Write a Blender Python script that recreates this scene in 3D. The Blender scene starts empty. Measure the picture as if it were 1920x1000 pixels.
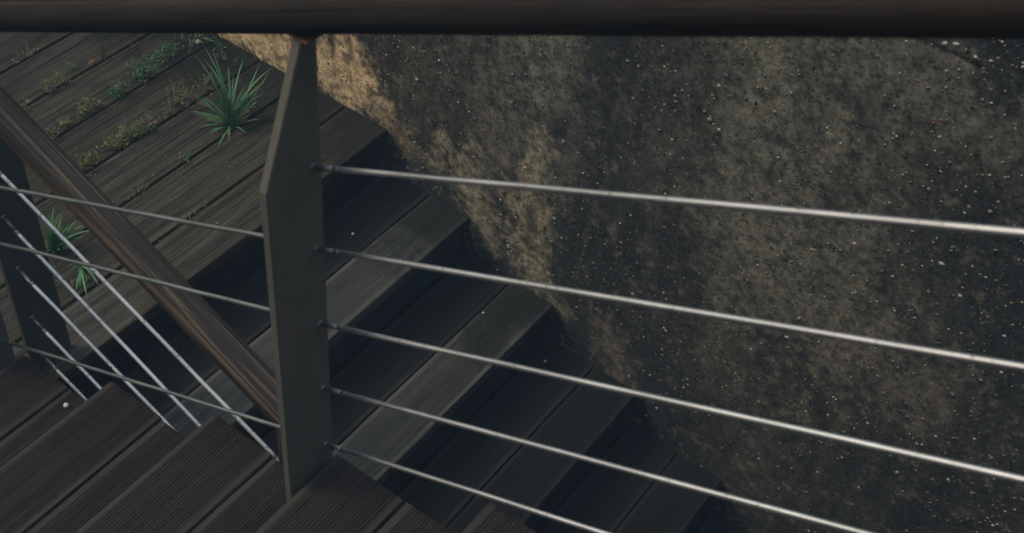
import bpy, bmesh, math, random
import numpy as np
from mathutils import Vector, Matrix

random.seed(11)
rng = np.random.default_rng(11)
scn = bpy.context.scene
C = scn.collection

# ------------------------------------------------------------------ camera
# X = across the stairs towards the wall, Y = up the lower flight, Z = up; the landing is z = 0
RIGHT = Vector((0.5894, -0.8042, 0.0764)); DOWN = Vector((-0.5501, -0.4689, -0.6910)); FWD = Vector((0.5916, 0.3652, -0.7188))
cam_d = bpy.data.cameras.new('camera')
cam = bpy.data.objects.new('camera', cam_d)
C.objects.link(cam)
m3 = Matrix((RIGHT, -DOWN, -FWD)).transposed()
cam.matrix_world = Matrix.Translation((-0.9096, -1.7556, 2.3270)) @ m3.to_4x4()
cam_d.sensor_width = 36.0
cam_d.lens = 2417.99 / 1920 * 36.0
cam_d.clip_start = 0.05
cam_d.clip_end = 600
cam_d.dof.use_dof = True
cam_d.dof.focus_distance = 3.15
cam_d.dof.aperture_fstop = 7.5
scn.camera = cam

# ------------------------------------------------------------------ world, sun, exposure
SUN_DIR = Vector((-0.34, 0.55, 0.76)).normalized()      # towards the sun
w = bpy.data.worlds.new('World'); scn.world = w
w.use_nodes = True
wn = w.node_tree
bgn = wn.nodes['Background']
sky = wn.nodes.new('ShaderNodeTexSky')
sky.sky_type = 'NISHITA'
sky.sun_disc = False
sky.sun_elevation = math.asin(SUN_DIR.z)
sky.sun_rotation = math.atan2(SUN_DIR.x, SUN_DIR.y)
sky.air_density = 1.0; sky.dust_density = 3.0; sky.ozone_density = 1.0
# cloud cover over the blue sky: the standard overcast distribution, brightest overhead
tcw = wn.nodes.new('ShaderNodeTexCoord'); spw = wn.nodes.new('ShaderNodeSeparateXYZ')
wn.links.new(tcw.outputs['Generated'], spw.inputs[0])
mrw = wn.nodes.new('ShaderNodeMapRange'); wn.links.new(spw.outputs['Z'], mrw.inputs[0])
mrw.inputs[1].default_value = 0.0; mrw.inputs[2].default_value = 1.0; mrw.inputs[3].default_value = 1 / 3; mrw.inputs[4].default_value = 1.0
clw = wn.nodes.new('ShaderNodeMix'); clw.data_type = 'RGBA'; clw.blend_type = 'MULTIPLY'; clw.inputs[0].default_value = 1.0
clw.inputs[6].default_value = (6.3, 6.8, 7.4, 1); wn.links.new(mrw.outputs[0], clw.inputs[7])
mxw = wn.nodes.new('ShaderNodeMix'); mxw.data_type = 'RGBA'; mxw.inputs[0].default_value = 0.75
wn.links.new(sky.outputs[0], mxw.inputs[6]); wn.links.new(clw.outputs[2], mxw.inputs[7])
wn.links.new(mxw.outputs[2], bgn.inputs[0])
bgn.inputs[1].default_value = 0.14
sd = bpy.data.lights.new('sun', 'SUN')
sd.energy = 1.9; sd.angle = math.radians(20); sd.color = (1.0, 0.88, 0.70)
sun = bpy.data.objects.new('sun', sd); C.objects.link(sun)
sun.rotation_euler = SUN_DIR.to_track_quat('Z', 'Y').to_euler()
sun.location = (0, 0, 8)
vs = scn.view_settings
vs.view_transform = 'Standard'; vs.look = 'None'; vs.exposure = 0.16; vs.gamma = 1.0
vs.use_curve_mapping = False

# ------------------------------------------------------------------ dimensions
RUN, RISE = 0.30, 0.1456
S = RISE / RUN
XW = 1.2138            # face of the concrete wall
NEAR_Z0 = 0.1431       # top of the first upper tread, nosing at y = 0

# ------------------------------------------------------------------ helpers
def link(o, parent=None):
    C.objects.link(o)
    if parent: o.parent = parent
    return o

def mesh_obj(name, me, mat=None, parent=None):
    if mat and not me.materials: me.materials.append(mat)
    return link(bpy.data.objects.new(name, me), parent)

def pyd(name, V, F, mat=None, smooth=False):
    me = bpy.data.meshes.new(name)
    me.from_pydata([tuple(v) for v in V], [], F)
    if mat:
        for mm in (mat if isinstance(mat, list) else [mat]): me.materials.append(mm)
    if smooth: me.polygons.foreach_set('use_smooth', [True] * len(me.polygons))
    me.update()
    return me

def thing(name, label, cat, loc=(0, 0, 0), group=None):
    o = bpy.data.objects.new(name, None); o.empty_display_size = 0.1
    C.objects.link(o); o.location = loc
    o['label'] = label; o['category'] = cat
    if group: o['group'] = group
    return o

def tag(o, label=None, cat=None, group=None, kind=None):
    if label: o['label'] = label
    if cat: o['category'] = cat
    if group: o['group'] = group
    if kind: o['kind'] = kind
    return o

def bm_mesh(name, bm, mat=None, smooth=False):
    me = bpy.data.meshes.new(name)
    bm.normal_update(); bm.to_mesh(me); bm.free()
    if mat: me.materials.append(mat)
    if smooth: me.polygons.foreach_set('use_smooth', [True] * len(me.polygons))
    return me

def box_mesh(name, x0, x1, y0, y1, z0, z1, mat=None, bevel=0.0):
    bm = bmesh.new()
    r = bmesh.ops.create_cube(bm, size=1)
    for v in r['verts']:
        v.co = Vector(((x0 + x1) / 2 + v.co.x * (x1 - x0), (y0 + y1) / 2 + v.co.y * (y1 - y0), (z0 + z1) / 2 + v.co.z * (z1 - z0)))
    if bevel: bmesh.ops.bevel(bm, geom=bm.edges[:], offset=bevel, segments=1, affect='EDGES')
    return bm_mesh(name, bm, mat)

def frame_of(d):
    d = d.normalized()
    a = Vector((0, 0, 1)) if abs(d.z) < 0.9 else Vector((1, 0, 0))
    u = d.cross(a).normalized()
    return u, u.cross(d)

def tube_mesh(name, pts, rads, mat=None, n=12, caps=True):
    V, F = [], []
    k = len(pts)
    pts = [Vector(p) for p in pts]
    u, v = frame_of(pts[-1] - pts[0])
    for i, p in enumerate(pts):
        for j in range(n):
            a = 2 * math.pi * j / n
            V.append(p + rads[i] * (math.cos(a) * u + math.sin(a) * v))
    for i in range(k - 1):
        for j in range(n):
            F.append((i * n + j, i * n + (j + 1) % n, (i + 1) * n + (j + 1) % n, (i + 1) * n + j))
    if caps:
        F.append(tuple(reversed(range(n)))); F.append(tuple((k - 1) * n + j for j in range(n)))
    me = pyd(name, V, F, mat, True)
    if caps:
        me.polygons[len(F) - 1].use_smooth = False; me.polygons[len(F) - 2].use_smooth = False
    return me

# ------------------------------------------------------------------ numpy noise for wear that belongs to the surface
def vnoise(x, y, seed):
    xi = np.floor(x).astype(np.int64); yi = np.floor(y).astype(np.int64)
    fx = x - xi; fy = y - yi
    fx = fx * fx * (3 - 2 * fx); fy = fy * fy * (3 - 2 * fy)
    def h(a, b):
        n = (a * 374761393 + b * 668265263 + seed * 974634777) & 0xffffffff
        n = ((n ^ (n >> 13)) * 1274126177) & 0xffffffff
        return ((n ^ (n >> 16)) & 0xffff) / 65535.0
    return (h(xi, yi) * (1 - fx) + h(xi + 1, yi) * fx) * (1 - fy) + (h(xi, yi + 1) * (1 - fx) + h(xi + 1, yi + 1) * fx) * fy

def fbm(x, y, seed, octv=4):
    s = np.zeros_like(x); a = 0.5; t = 0
    for o in range(octv):
        s += a * vnoise(x, y, seed + o * 17); t += a
        x = x * 2.03 + 11.7; y = y * 2.03 - 7.3; a *= 0.55
    return s / t

def sst(a, b, x):
    t = np.clip((x - a) / (b - a), 0, 1)
    return t * t * (3 - 2 * t)

# ------------------------------------------------------------------ materials
class NT:
    def __init__(s, name):
        s.m = bpy.data.materials.new(name); s.m.use_nodes = True
        s.t = s.m.node_tree; s.b = s.t.nodes['Principled BSDF']
    def n(s, typ, **kw):
        nd = s.t.nodes.new(typ)
        for k, v in kw.items():
            if isinstance(k, str) and hasattr(nd, k): setattr(nd, k, v)
        return nd
    def l(s, a, b): s.t.links.new(a, b)
    def val(s, sock, v):
        if hasattr(v, 'is_linked') or hasattr(v, 'links'): s.l(v, sock)
        else: sock.default_value = v
    def math(s, op, a, b=0.0, c=0.0, clamp=False):
        nd = s.n('ShaderNodeMath'); nd.operation = op; nd.use_clamp = clamp
        s.val(nd.inputs[0], a); s.val(nd.inputs[1], b); s.val(nd.inputs[2], c)
        return nd.outputs[0]
    def mix(s, f, a, b, blend='MIX'):
        nd = s.n('ShaderNodeMix'); nd.data_type = 'RGBA'; nd.blend_type = blend
        s.val(nd.inputs[0], f)
        for sock, v in ((nd.inputs[6], a), (nd.inputs[7], b)):
            if hasattr(v, 'links'): s.l(v, sock)
            else: sock.default_value = (*v, 1) if len(v) == 3 else v
        return nd.outputs[2]
    def ramp(s, f, lo, hi):
        nd = s.n('ShaderNodeMapRange'); nd.interpolation_type = 'SMOOTHSTEP'
        s.val(nd.inputs[0], f); nd.inputs[1].default_value = lo; nd.inputs[2].default_value = hi
        return nd.outputs[0]
    def noise(s, vec, scale, detail=4, rough=0.55, dist=0.0):
        nd = s.n('ShaderNodeTexNoise'); s.l(vec, nd.inputs['Vector'])
        nd.inputs['Scale'].default_value = scale; nd.inputs['Detail'].default_value = detail
        nd.inputs['Roughness'].default_value = rough; nd.inputs['Distortion'].default_value = dist
        return nd.outputs[0]
    def scaled(s, vec, sc, off=None):
        nd = s.n('ShaderNodeVectorMath'); nd.operation = 'MULTIPLY'; s.l(vec, nd.inputs[0]); nd.inputs[1].default_value = sc
        if off is None: return nd.outputs[0]
        ad = s.n('ShaderNodeVectorMath'); ad.operation = 'ADD'; s.l(nd.outputs[0], ad.inputs[0]); s.l(off, ad.inputs[1])
        return ad.outputs[0]
    def bump(s, h, strength, dist, prev=None):
        nd = s.n('ShaderNodeBump'); s.l(h, nd.inputs['Height'])
        nd.inputs['Strength'].default_value = strength; nd.inputs['Distance'].default_value = dist
        if prev: s.l(prev, nd.inputs['Normal'])
        return nd.outputs[0]

def wood(name, dark, light, dirt, dirt_amt=0.4, rough=0.75, spec=0.3, var=0.35, grain=1.0, stain=None, edge=None, wall_shade=0.0):
    k = NT(name)
    tc = k.n('ShaderNodeTexCoord').outputs['Object']
    oi = k.n('ShaderNodeObjectInfo').outputs['Random']
    cmb = k.n('ShaderNodeCombineXYZ')
    k.l(k.math('MULTIPLY', oi, 37.0), cmb.inputs[0]); k.l(k.math('MULTIPLY', oi, 91.0), cmb.inputs[1]); k.l(k.math('MULTIPLY', oi, 53.0), cmb.inputs[2])
    off = cmb.outputs[0]
    g1 = k.noise(k.scaled(tc, (2.0, 55, 55), off), 1.0, 5, 0.6, 0.6)
    g2 = k.noise(k.scaled(tc, (9.0, 260, 260), off), 1.0, 3, 0.6)
    big = k.noise(k.scaled(tc, (3.0, 5, 5), off), 1.0, 4, 0.6)
    spk = k.noise(k.scaled(tc, (150, 170, 170), off), 1.0, 3, 0.7)
    g = k.math('ADD', k.math('MULTIPLY', g1, 0.62), k.math('MULTIPLY', g2, 0.38))
    col = k.mix(k.ramp(g, 0.30, 0.70), dark, light)
    vf = k.math('ADD', 1.0 - var, k.math('MULTIPLY', k.math('ADD', k.math('MULTIPLY', oi, 0.5), big), var * 1.35))
    col = k.mix(1.0, col, k.mix(k.math('MULTIPLY', vf, 1.0), (0, 0, 0), (1, 1, 1)), 'MULTIPLY')
    dm = k.math('MULTIPLY', k.ramp(k.math('ADD', k.math('MULTIPLY', big, 0.75), k.math('MULTIPLY', spk, 0.3)), 0.47, 0.68), dirt_amt)
    col = k.mix(dm, col, dirt)
    # pale dust and lint specks
    col = k.mix(k.math('MULTIPLY', k.ramp(spk, 0.66, 0.76), 0.35), col, (0.16, 0.15, 0.125))
    if edge:      # foot wear and dirt along the board's two long edges
        sp = k.n('ShaderNodeSeparateXYZ'); k.l(tc, sp.inputs[0])
        ay = k.math('ABSOLUTE', sp.outputs[1])
        em = k.math('MULTIPLY', k.ramp(k.math('ADD', ay, k.math('MULTIPLY', k.math('SUBTRACT', big, 0.5), edge[2])), edge[1], edge[1] + 0.006), k.math('MULTIPLY', k.ramp(g1, 0.25, 0.6), edge[3]))
        col = k.mix(em, col, edge[0])
    if wall_shade:  # shade beside the wall, painted dark into the boards
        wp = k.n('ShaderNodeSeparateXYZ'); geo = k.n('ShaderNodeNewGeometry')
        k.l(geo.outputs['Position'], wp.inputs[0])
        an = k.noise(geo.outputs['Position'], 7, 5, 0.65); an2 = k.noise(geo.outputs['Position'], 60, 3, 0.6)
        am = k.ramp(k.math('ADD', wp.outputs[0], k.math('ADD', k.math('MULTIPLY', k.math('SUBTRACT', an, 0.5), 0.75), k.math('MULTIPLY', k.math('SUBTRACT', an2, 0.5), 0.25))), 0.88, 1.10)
        col = k.mix(k.math('MULTIPLY', am, wall_shade), col, (0.015, 0.0155, 0.012))
    if stain:
        st = k.noise(k.scaled(tc, (1.2, 60, 60), off), 1.0, 4, 0.55, 1.5)
        col = k.mix(k.math('MULTIPLY', k.ramp(st, 0.50, 0.66), 0.7), col, stain)
    k.l(col, k.b.inputs['Base Color'])
    k.l(k.math('ADD', rough - 0.12, k.math('MULTIPLY', big, 0.25)), k.b.inputs['Roughness'])
    k.b.inputs['Specular IOR Level'].default_value = spec
    b1 = k.bump(g, 0.75 * grain, 0.0035)
    b2 = k.bump(spk, 0.35 * grain, 0.0012, b1)
    k.l(b2, k.b.inputs['Normal'])
    return k.m

M = {}
M['deck'] = wood('weathered_deck_wood', (0.015, 0.013, 0.0095), (0.150, 0.132, 0.098), (0.044, 0.036, 0.017), 0.6, 0.8, 0.25, grain=1.3, edge=((0.058, 0.036, 0.019), 0.062, 0.05, 0.55), wall_shade=0.75)
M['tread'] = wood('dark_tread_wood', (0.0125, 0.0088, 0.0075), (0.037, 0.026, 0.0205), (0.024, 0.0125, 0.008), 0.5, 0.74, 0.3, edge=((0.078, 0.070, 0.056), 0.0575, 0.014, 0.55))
M['tread_worn'] = wood('worn_tread_wood', (0.040, 0.039, 0.035), (0.115, 0.113, 0.100), (0.040, 0.034, 0.027), 0.35, 0.78, 0.25, edge=((0.135, 0.130, 0.108), 0.0565, 0.010, 0.6), wall_shade=0.8)
M['tread_shade'] = wood('shaded_tread_wood', (0.009, 0.0082, 0.0080), (0.023, 0.0205, 0.0185), (0.013, 0.0105, 0.008), 0.5, 0.74, 0.25, edge=((0.055, 0.048, 0.038), 0.0625, 0.012, 0.5), wall_shade=0.5)  # darker tread copy: shade painted into rear planks and low steps
M['riser'] = wood('dark_riser_wood', (0.022, 0.024, 0.030), (0.036, 0.038, 0.044), (0.024, 0.023, 0.024), 0.4, 0.8, 0.2)
M['rail'] = wood('brown_handrail_wood', (0.024, 0.016, 0.012), (0.070, 0.049, 0.034), (0.032, 0.029, 0.027), 0.3, 0.5, 0.4, 0.3, 0.9, (0.24, 0.170, 0.105))

M['rail_dark'] = wood('dark_handrail_wood', (0.022, 0.0165, 0.0135), (0.055, 0.041, 0.031), (0.034, 0.030, 0.027), 0.3, 0.72, 0.25, 0.25, 0.8)

def paint(name, col, rough=0.55, grit=0.6):
    k = NT(name)
    tc = k.n('ShaderNodeTexCoord').outputs['Object']
    n1 = k.noise(k.scaled(tc, (22, 22, 7)), 1.0, 5, 0.65); n2 = k.noise(tc, 330, 3, 0.7); n3 = k.noise(tc, 45, 4, 0.6)
    sc = k.noise(k.scaled(tc, (900, 900, 45)), 1.0, 2, 0.5)
    c = k.mix(k.ramp(n1, 0.3, 0.75), [x * 0.88 for x in col], [x * 1.10 for x in col])
    c = k.mix(k.math('MULTIPLY', k.ramp(sc, 0.72, 0.78), 0.3), c, [x * 2.2 for x in col])
    c = k.mix(k.math('MULTIPLY', k.ramp(n2, 0.45, 0.75), grit), c, [x * 1.7 for x in col])
    c = k.mix(k.ramp(n3, 0.70, 0.78), c, (0.075, 0.045, 0.025))
    k.l(c, k.b.inputs['Base Color'])
    k.l(k.math('ADD', rough - 0.1, k.math('MULTIPLY', n3, 0.25)), k.b.inputs['Roughness'])
    k.b.inputs['Specular IOR Level'].default_value = 0.35
    k.l(k.bump(n2, 0.35, 0.0006, k.bump(n1, 0.1, 0.002)), k.b.inputs['Normal'])
    return k.m
M['paint'] = paint('olive_grey_painted_steel', (0.170, 0.155, 0.124))

M['paint_dark'] = paint('dark_painted_steel', (0.085, 0.083, 0.074))

def steel(name, base, rough, rust=0.68, metallic=1.0):
    k = NT(name)
    tc = k.n('ShaderNodeTexCoord').outputs['Object']
    n1 = k.noise(tc, 130, 4, 0.7); n2 = k.noise(tc, 420, 3, 0.6); n3 = k.noise(tc, 9, 3, 0.5)
    c = k.mix(k.ramp(n3, 0.35, 0.7), [x * 0.74 for x in base], base)
    rm = k.ramp(k.math('ADD', k.math('MULTIPLY', n1, 0.8), k.math('MULTIPLY', n2, 0.25)), rust, rust + 0.05)
    c = k.mix(rm, c, (0.05, 0.04, 0.032))
    k.l(c, k.b.inputs['Base Color'])
    k.l(k.math('MULTIPLY', k.math('SUBTRACT', 1.0, rm), metallic), k.b.inputs['Metallic'])
    k.l(k.math('ADD', rough, k.math('MULTIPLY', n3, 0.12)), k.b.inputs['Roughness'])
    k.l(k.bump(n2, 0.25, 0.0004), k.b.inputs['Normal'])
    return k.m
M['rod'] = steel('brushed_steel', (0.78, 0.765, 0.735), 0.43, 0.625)
M['rod_white'] = steel('chipped_white_steel', (0.97, 0.955, 0.925), 0.36, 0.60, 0.5)
M['rod_dull'] = steel('tarnished_steel', (0.40, 0.43, 0.40), 0.48, 0.63)
M['stud'] = steel('dull_steel', (0.36, 0.36, 0.34), 0.5, 0.66)
M['sleeve'] = steel('white_plastic', (0.75, 0.75, 0.74), 0.4, 0.9, 0.0)

def plain(name, c1, c2, scale=60, rough=0.8, trans=None):
    k = NT(name)
    tc = k.n('ShaderNodeTexCoord').outputs['Object']
    n = k.noise(tc, scale, 4, 0.6)
    k.l(k.mix(k.ramp(n, 0.3, 0.7), c1, c2), k.b.inputs['Base Color'])
    k.b.inputs['Roughness'].default_value = rough
    k.b.inputs['Specular IOR Level'].default_value = 0.25
    return k.m
M['grass'] = plain('green_grass', (0.075, 0.215, 0.095), (0.16, 0.36, 0.165), 25, 0.55)
M['grass_dry'] = plain('dry_grass', (0.20, 0.17, 0.06), (0.30, 0.24, 0.10), 40, 0.7)
M['weed_green'] = plain('green_weed', (0.085, 0.16, 0.075), (0.15, 0.25, 0.12), 30, 0.65)
M['weed_tan'] = plain('dry_weed', (0.25, 0.21, 0.105), (0.40, 0.33, 0.17), 30, 0.75)
M['weed_olive'] = plain('olive_weed', (0.17, 0.165, 0.05), (0.28, 0.25, 0.085), 30, 0.7)
M['litter_orange'] = plain('orange_litter', (0.22, 0.085, 0.03), (0.32, 0.15, 0.06), 30)
M['litter_tan'] = plain('tan_litter', (0.20, 0.15, 0.09), (0.32, 0.26, 0.17), 30)
M['white_stone'] = plain('white_stone', (0.62, 0.60, 0.56), (0.80, 0.78, 0.74), 90, 0.7)
M['sky_block_leaf'] = plain('sky_block_leaf', (0.030, 0.060, 0.022), (0.055, 0.095, 0.035), 0.5, 0.7)
M['soil'] = plain('soil', (0.045, 0.040, 0.030), (0.075, 0.070, 0.050), 0.8, 0.95)
STONES = [plain('pale_pebble', (0.42, 0.39, 0.32), (0.58, 0.54, 0.45), 70, 0.6),
          plain('tan_pebble', (0.25, 0.19, 0.115), (0.36, 0.28, 0.18), 70, 0.65),
          plain('grey_pebble', (0.13, 0.13, 0.12), (0.22, 0.22, 0.20), 70, 0.65),
          plain('brown_pebble', (0.15, 0.085, 0.045), (0.24, 0.14, 0.07), 70, 0.65),
          plain('dark_pebble', (0.03, 0.03, 0.028), (0.06, 0.058, 0.05), 70, 0.6),
          plain('red_pebble', (0.28, 0.045, 0.03), (0.36, 0.07, 0.045), 70, 0.6)]

def concrete():
    k = NT('weathered_concrete')
    at = k.n('ShaderNodeAttribute'); at.attribute_name = 'stain'; at.attribute_type = 'GEOMETRY'  # wall stains plus the shade painted along its foot
    tc = k.n('ShaderNodeTexCoord').outputs['Object']
    fine = k.noise(tc, 230, 4, 0.7); med = k.noise(tc, 60, 4, 0.65)
    v = k.n('ShaderNodeTexVoronoi'); k.l(tc, v.inputs['Vector']); v.inputs['Scale'].default_value = 150
    v2 = k.n('ShaderNodeTexVoronoi'); k.l(tc, v2.inputs['Vector']); v2.inputs['Scale'].default_value = 85
    sep = k.n('ShaderNodeSeparateColor'); k.l(v.outputs['Color'], sep.inputs[0])
    sep2 = k.n('ShaderNodeSeparateColor'); k.l(v2.outputs['Color'], sep2.inputs[0])
    f = k.math('ADD', k.math('MULTIPLY', sep.outputs[0], 0.55), k.math('MULTIPLY', k.math('ADD', fine, med), 0.62))
    f = k.math('SUBTRACT', f, 0.04)
    grey = k.mix(1.0, at.outputs['Color'], k.mix(k.math('MULTIPLY', f, 1.0, clamp=False), (-0.05, -0.05, -0.05), (1.65, 1.65, 1.65)), 'MULTIPLY')
    # sand grains: small pale and dark cells
    pale = k.math('MULTIPLY', k.ramp(sep.outputs[1], 0.80, 0.86), k.ramp(v.outputs['Distance'], 0.45, 0.25))
    grey = k.mix(k.math('MULTIPLY', pale, k.math('MULTIPLY', k.ramp(med, 0.42, 0.62), 0.6)), grey, k.mix(sep.outputs[2], (0.30, 0.25, 0.17), (0.24, 0.24, 0.22)))
    drk = k.math('MULTIPLY', k.ramp(sep2.outputs[1], 0.78, 0.84), k.ramp(v2.outputs['Distance'], 0.5, 0.2))
    grey = k.mix(k.math('MULTIPLY', drk, 0.6), grey, (0.022, 0.021, 0.019))
    k.l(grey, k.b.inputs['Base Color'])
    k.b.inputs['Roughness'].default_value = 0.9
    k.b.inputs['Specular IOR Level'].default_value = 0.2
    h = k.math('ADD', k.math('MULTIPLY', fine, 0.5), k.math('ADD', k.math('MULTIPLY', med, 0.8), k.math('MULTIPLY', v.outputs['Distance'], -0.5)))
    k.l(k.bump(h, 0.35, 0.003), k.b.inputs['Normal'])
    return k.m
M['concrete'] = concrete()

# ------------------------------------------------------------------ ground, raised into an unseen bank and hill added to block light
def ground_h(x, y):
    low = max(y * S - 0.46, -2.35) if y < 0 else -0.27
    if x > 1.34: return 1.25 + 0.02 * math.sin(3 * x + y)
    if x > -0.06:
        return low if y > -9 else min(-2.35 + (-9 - y) * 0.5, 5)
    if y > 0: return -0.27
    if y > -2.4: return max(NEAR_Z0 - y * S - 0.52, -0.27)
    if y > -5.0: return 1.02
    return min(1.02 + (-5.0 - y) * 0.7, 7.0)
gxs = np.unique(np.concatenate([np.linspace(-150, -6, 16), np.linspace(-6, -1.4, 12), np.linspace(-1.4, 1.6, 41), [-0.07, -0.055, 1.30, 1.345], np.linspace(1.6, 8, 10), np.linspace(8, 150, 16)]))
gys = np.unique(np.concatenate([np.linspace(-150, -12, 16), np.linspace(-12, -5, 20), np.linspace(-5, 0.2, 60), [0.005, -0.005], np.linspace(0.2, 6, 20), np.linspace(6, 150, 20)]))
V = [(x, y, ground_h(x, y) + 0.03 * (random.random() - .5)) for y in gys for x in gxs]
gn = len(gxs)
F = [(j * gn + i, j * gn + i + 1, (j + 1) * gn + i + 1, (j + 1) * gn + i) for j in range(len(gys) - 1) for i in range(gn - 1)]
tag(mesh_obj('ground', pyd('ground', V, F, M['soil'])), 'bare dark earth under the wooden stairs, raised into an added light-blocking bank', None, None, 'structure')

# unseen ring of leaves added to block low sky light
V, F = [], []
for _ in range(34000):
    a = random.uniform(0, 2 * math.pi); r = random.gauss(15, 1.6)
    cx, cy = r * math.cos(a), r * math.sin(a)
    top = 7.5 + 1.6 * math.sin(a * 5 + 1) + 0.8 * math.sin(a * 13)
    g0 = ground_h(cx, cy)
    p = Vector((cx, cy, g0 + top * random.random() ** 0.8))
    n_ = Vector((random.gauss(0, 1), random.gauss(0, 1), random.gauss(0, 1))).normalized()
    u_, v_ = frame_of(n_)
    l = random.uniform(.25, .55); i0 = len(V)
    V += [p - u_ * l, p - v_ * l * .45, p + u_ * l, p + v_ * l * .45]; F.append((i0, i0 + 1, i0 + 2, i0 + 3))
tag(mesh_obj('sky_block_leaves', pyd('sky_block_leaves', V, F, M['sky_block_leaf'])), 'unseen leafy ring added around the stairs to block low sky light', None, None, 'stuff')

# ------------------------------------------------------------------ concrete wall
def axis(a, b, c, d, fine, coarse):
    return np.concatenate([np.arange(a, b, coarse), np.arange(b, c, fine), np.arange(c, d + 1e-6, coarse)])
wy = axis(-5.0, -2.15, 0.80, 3.0, 0.006, 0.12)
wz = axis(-2.6, -1.30, 1.12, 1.40, 0.006, 0.12)
Yg, Zg = np.meshgrid(wy, wz)
def wall_relief(y, z):
    return 0.006 * (fbm(y * 9, z * 5, 3, 4) - 0.5) + 0.0025 * (fbm(y * 55, z * 55, 5, 3) - 0.5)
REL = wall_relief(Yg, Zg)
def dist_poly(pts):
    d = np.full(Yg.shape, 1e9)
    pts = np.array(pts, float)
    if len(pts) == 1: return np.hypot(Yg - pts[0, 0], Zg - pts[0, 1])
    for a, b in zip(pts[:-1], pts[1:]):
        ab = b - a; L = ab @ ab
        t = np.clip(((Yg - a[0]) * ab[0] + (Zg - a[1]) * ab[1]) / L, 0, 1)
        d = np.minimum(d, np.hypot(Yg - a[0] - t * ab[0], Zg - a[1] - t * ab[1]))
    return d
n_big = fbm(Yg * 5, Zg * 3.2, 21, 5); n_med = fbm(Yg * 22, Zg * 17, 31, 5); n_fin = fbm(Yg * 75, Zg * 75, 41, 4)
n_str = fbm(Yg * 16 + n_big * 1.5, Zg * 1.6, 51, 4)
col = np.zeros(Yg.shape + (3,))
def lay(mask, c):
    global col
    col = col * (1 - mask[..., None]) + np.array(c) * mask[..., None]
dark = np.array((0.046, 0.044, 0.039)); mid = np.array((0.125, 0.114, 0.086))
t = np.clip(0.45 * sst(0.38, 0.66, n_big) + 0.75 * sst(0.40, 0.66, n_str) * sst(0.3, 0.7, n_med + 0.12), 0, 1)
col = dark + (mid - dark) * t[..., None]
lay(0.5 * sst(0.5, 0.75, n_med), (0.10, 0.085, 0.062))
n_drip = fbm(Yg * 46 + n_big * 2.0, Zg * 1.9 + n_big, 61, 4); n_drip2 = fbm(Yg * 30 - n_big * 2.0, Zg * 1.3 + 3, 63, 4)
n_blot = fbm(Yg * 34, Zg * 30, 67, 3)
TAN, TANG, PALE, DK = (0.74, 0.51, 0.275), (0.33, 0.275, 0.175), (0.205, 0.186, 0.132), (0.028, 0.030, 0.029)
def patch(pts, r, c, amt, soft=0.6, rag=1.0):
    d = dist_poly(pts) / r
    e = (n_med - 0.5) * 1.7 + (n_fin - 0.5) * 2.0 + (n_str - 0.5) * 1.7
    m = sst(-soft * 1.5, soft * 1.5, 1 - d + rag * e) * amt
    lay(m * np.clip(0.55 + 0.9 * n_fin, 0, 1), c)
# dark runs, painted wall-foot shade and washed areas first, then the clean tan areas
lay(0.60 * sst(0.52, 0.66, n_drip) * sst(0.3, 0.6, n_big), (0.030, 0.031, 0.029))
lay(0.55 * sst(0.55, 0.68, n_drip2) * sst(0.35, 0.65, n_med), (0.175, 0.158, 0.112))
patch([(-0.067, 0.32), (-0.12, 0.12), (-0.30, 0.13)], 0.075, (0.070, 0.052, 0.037), 0.7, 0.9)
patch([(-0.22, 0.55), (-0.27, 0.36), (-0.33, 0.22)], 0.10, (0.145, 0.125, 0.088), 0.6, 1.1)
patch([(-0.331, 0.55), (-0.377, 0.281), (-0.37, 0.1)], 0.06, (0.165, 0.145, 0.105), 0.6, 1.0)
patch([(-0.524, 0.65), (-0.50, 0.41), (-0.568, 0.318), (-0.57, 0.12)], 0.05, PALE, 0.75, 0.9)
patch([(-0.445, 0.60), (-0.44, 0.35)], 0.03, PALE, 0.7, 0.9)
patch([(-0.65, 0.62), (-0.654, 0.265), (-0.638, 0.0)], 0.06, DK, 0.75, 0.9)
patch([(-0.55, 0.30), (-0.49, 0.20), (-0.41, -0.12)], 0.034, DK, 0.9, 0.7)
patch([(-0.78, 0.65), (-0.78, 0.2), (-0.80, -0.1)], 0.075, DK, 0.6, 1.0)
patch([(-0.90, 0.72), (-0.90, 0.4), (-0.93, 0.1)], 0.03, DK, 0.55, 1.0)
patch([(-0.70, -0.05), (-0.78, -0.22), (-0.92, -0.33)], 0.12, DK, 0.6, 1.0)
patch([(-1.36, 1.05), (-1.46, 0.98), (-1.53, 0.90)], 0.07, (0.022, 0.024, 0.026), 0.95, 0.5, 0.6)
patch([(-1.45, 0.86), (-1.50, 0.70), (-1.56, 0.55), (-1.62, 0.40)], 0.10, DK, 0.85, 0.9)
patch([(-0.30, -0.15), (-0.45, -0.34), (-0.62, -0.52), (-0.80, -0.64), (-1.05, -0.74)], 0.085, (0.024, 0.026, 0.027), 0.95, 0.8)  # shade along the stair line, painted into the wall
patch([(-0.62, -0.42), (-0.90, -0.56), (-1.25, -0.66), (-1.75, -0.68)], 0.24, (0.026, 0.028, 0.028), 0.92, 0.9)  # shade over the low wall, painted as a dark area
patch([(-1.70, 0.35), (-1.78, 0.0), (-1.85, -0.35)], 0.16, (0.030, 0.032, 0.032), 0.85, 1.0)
patch([(-1.55, -0.10), (-1.62, -0.35)], 0.10, DK, 0.6, 1.1)
patch([(-1.60, 0.95), (-1.62, 0.6)], 0.10, DK, 0.7, 1.0)
patch([(-0.05, -0.10), (-0.2, -0.14), (-0.32, -0.26)], 0.055, DK, 0.85, 0.8)
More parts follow.
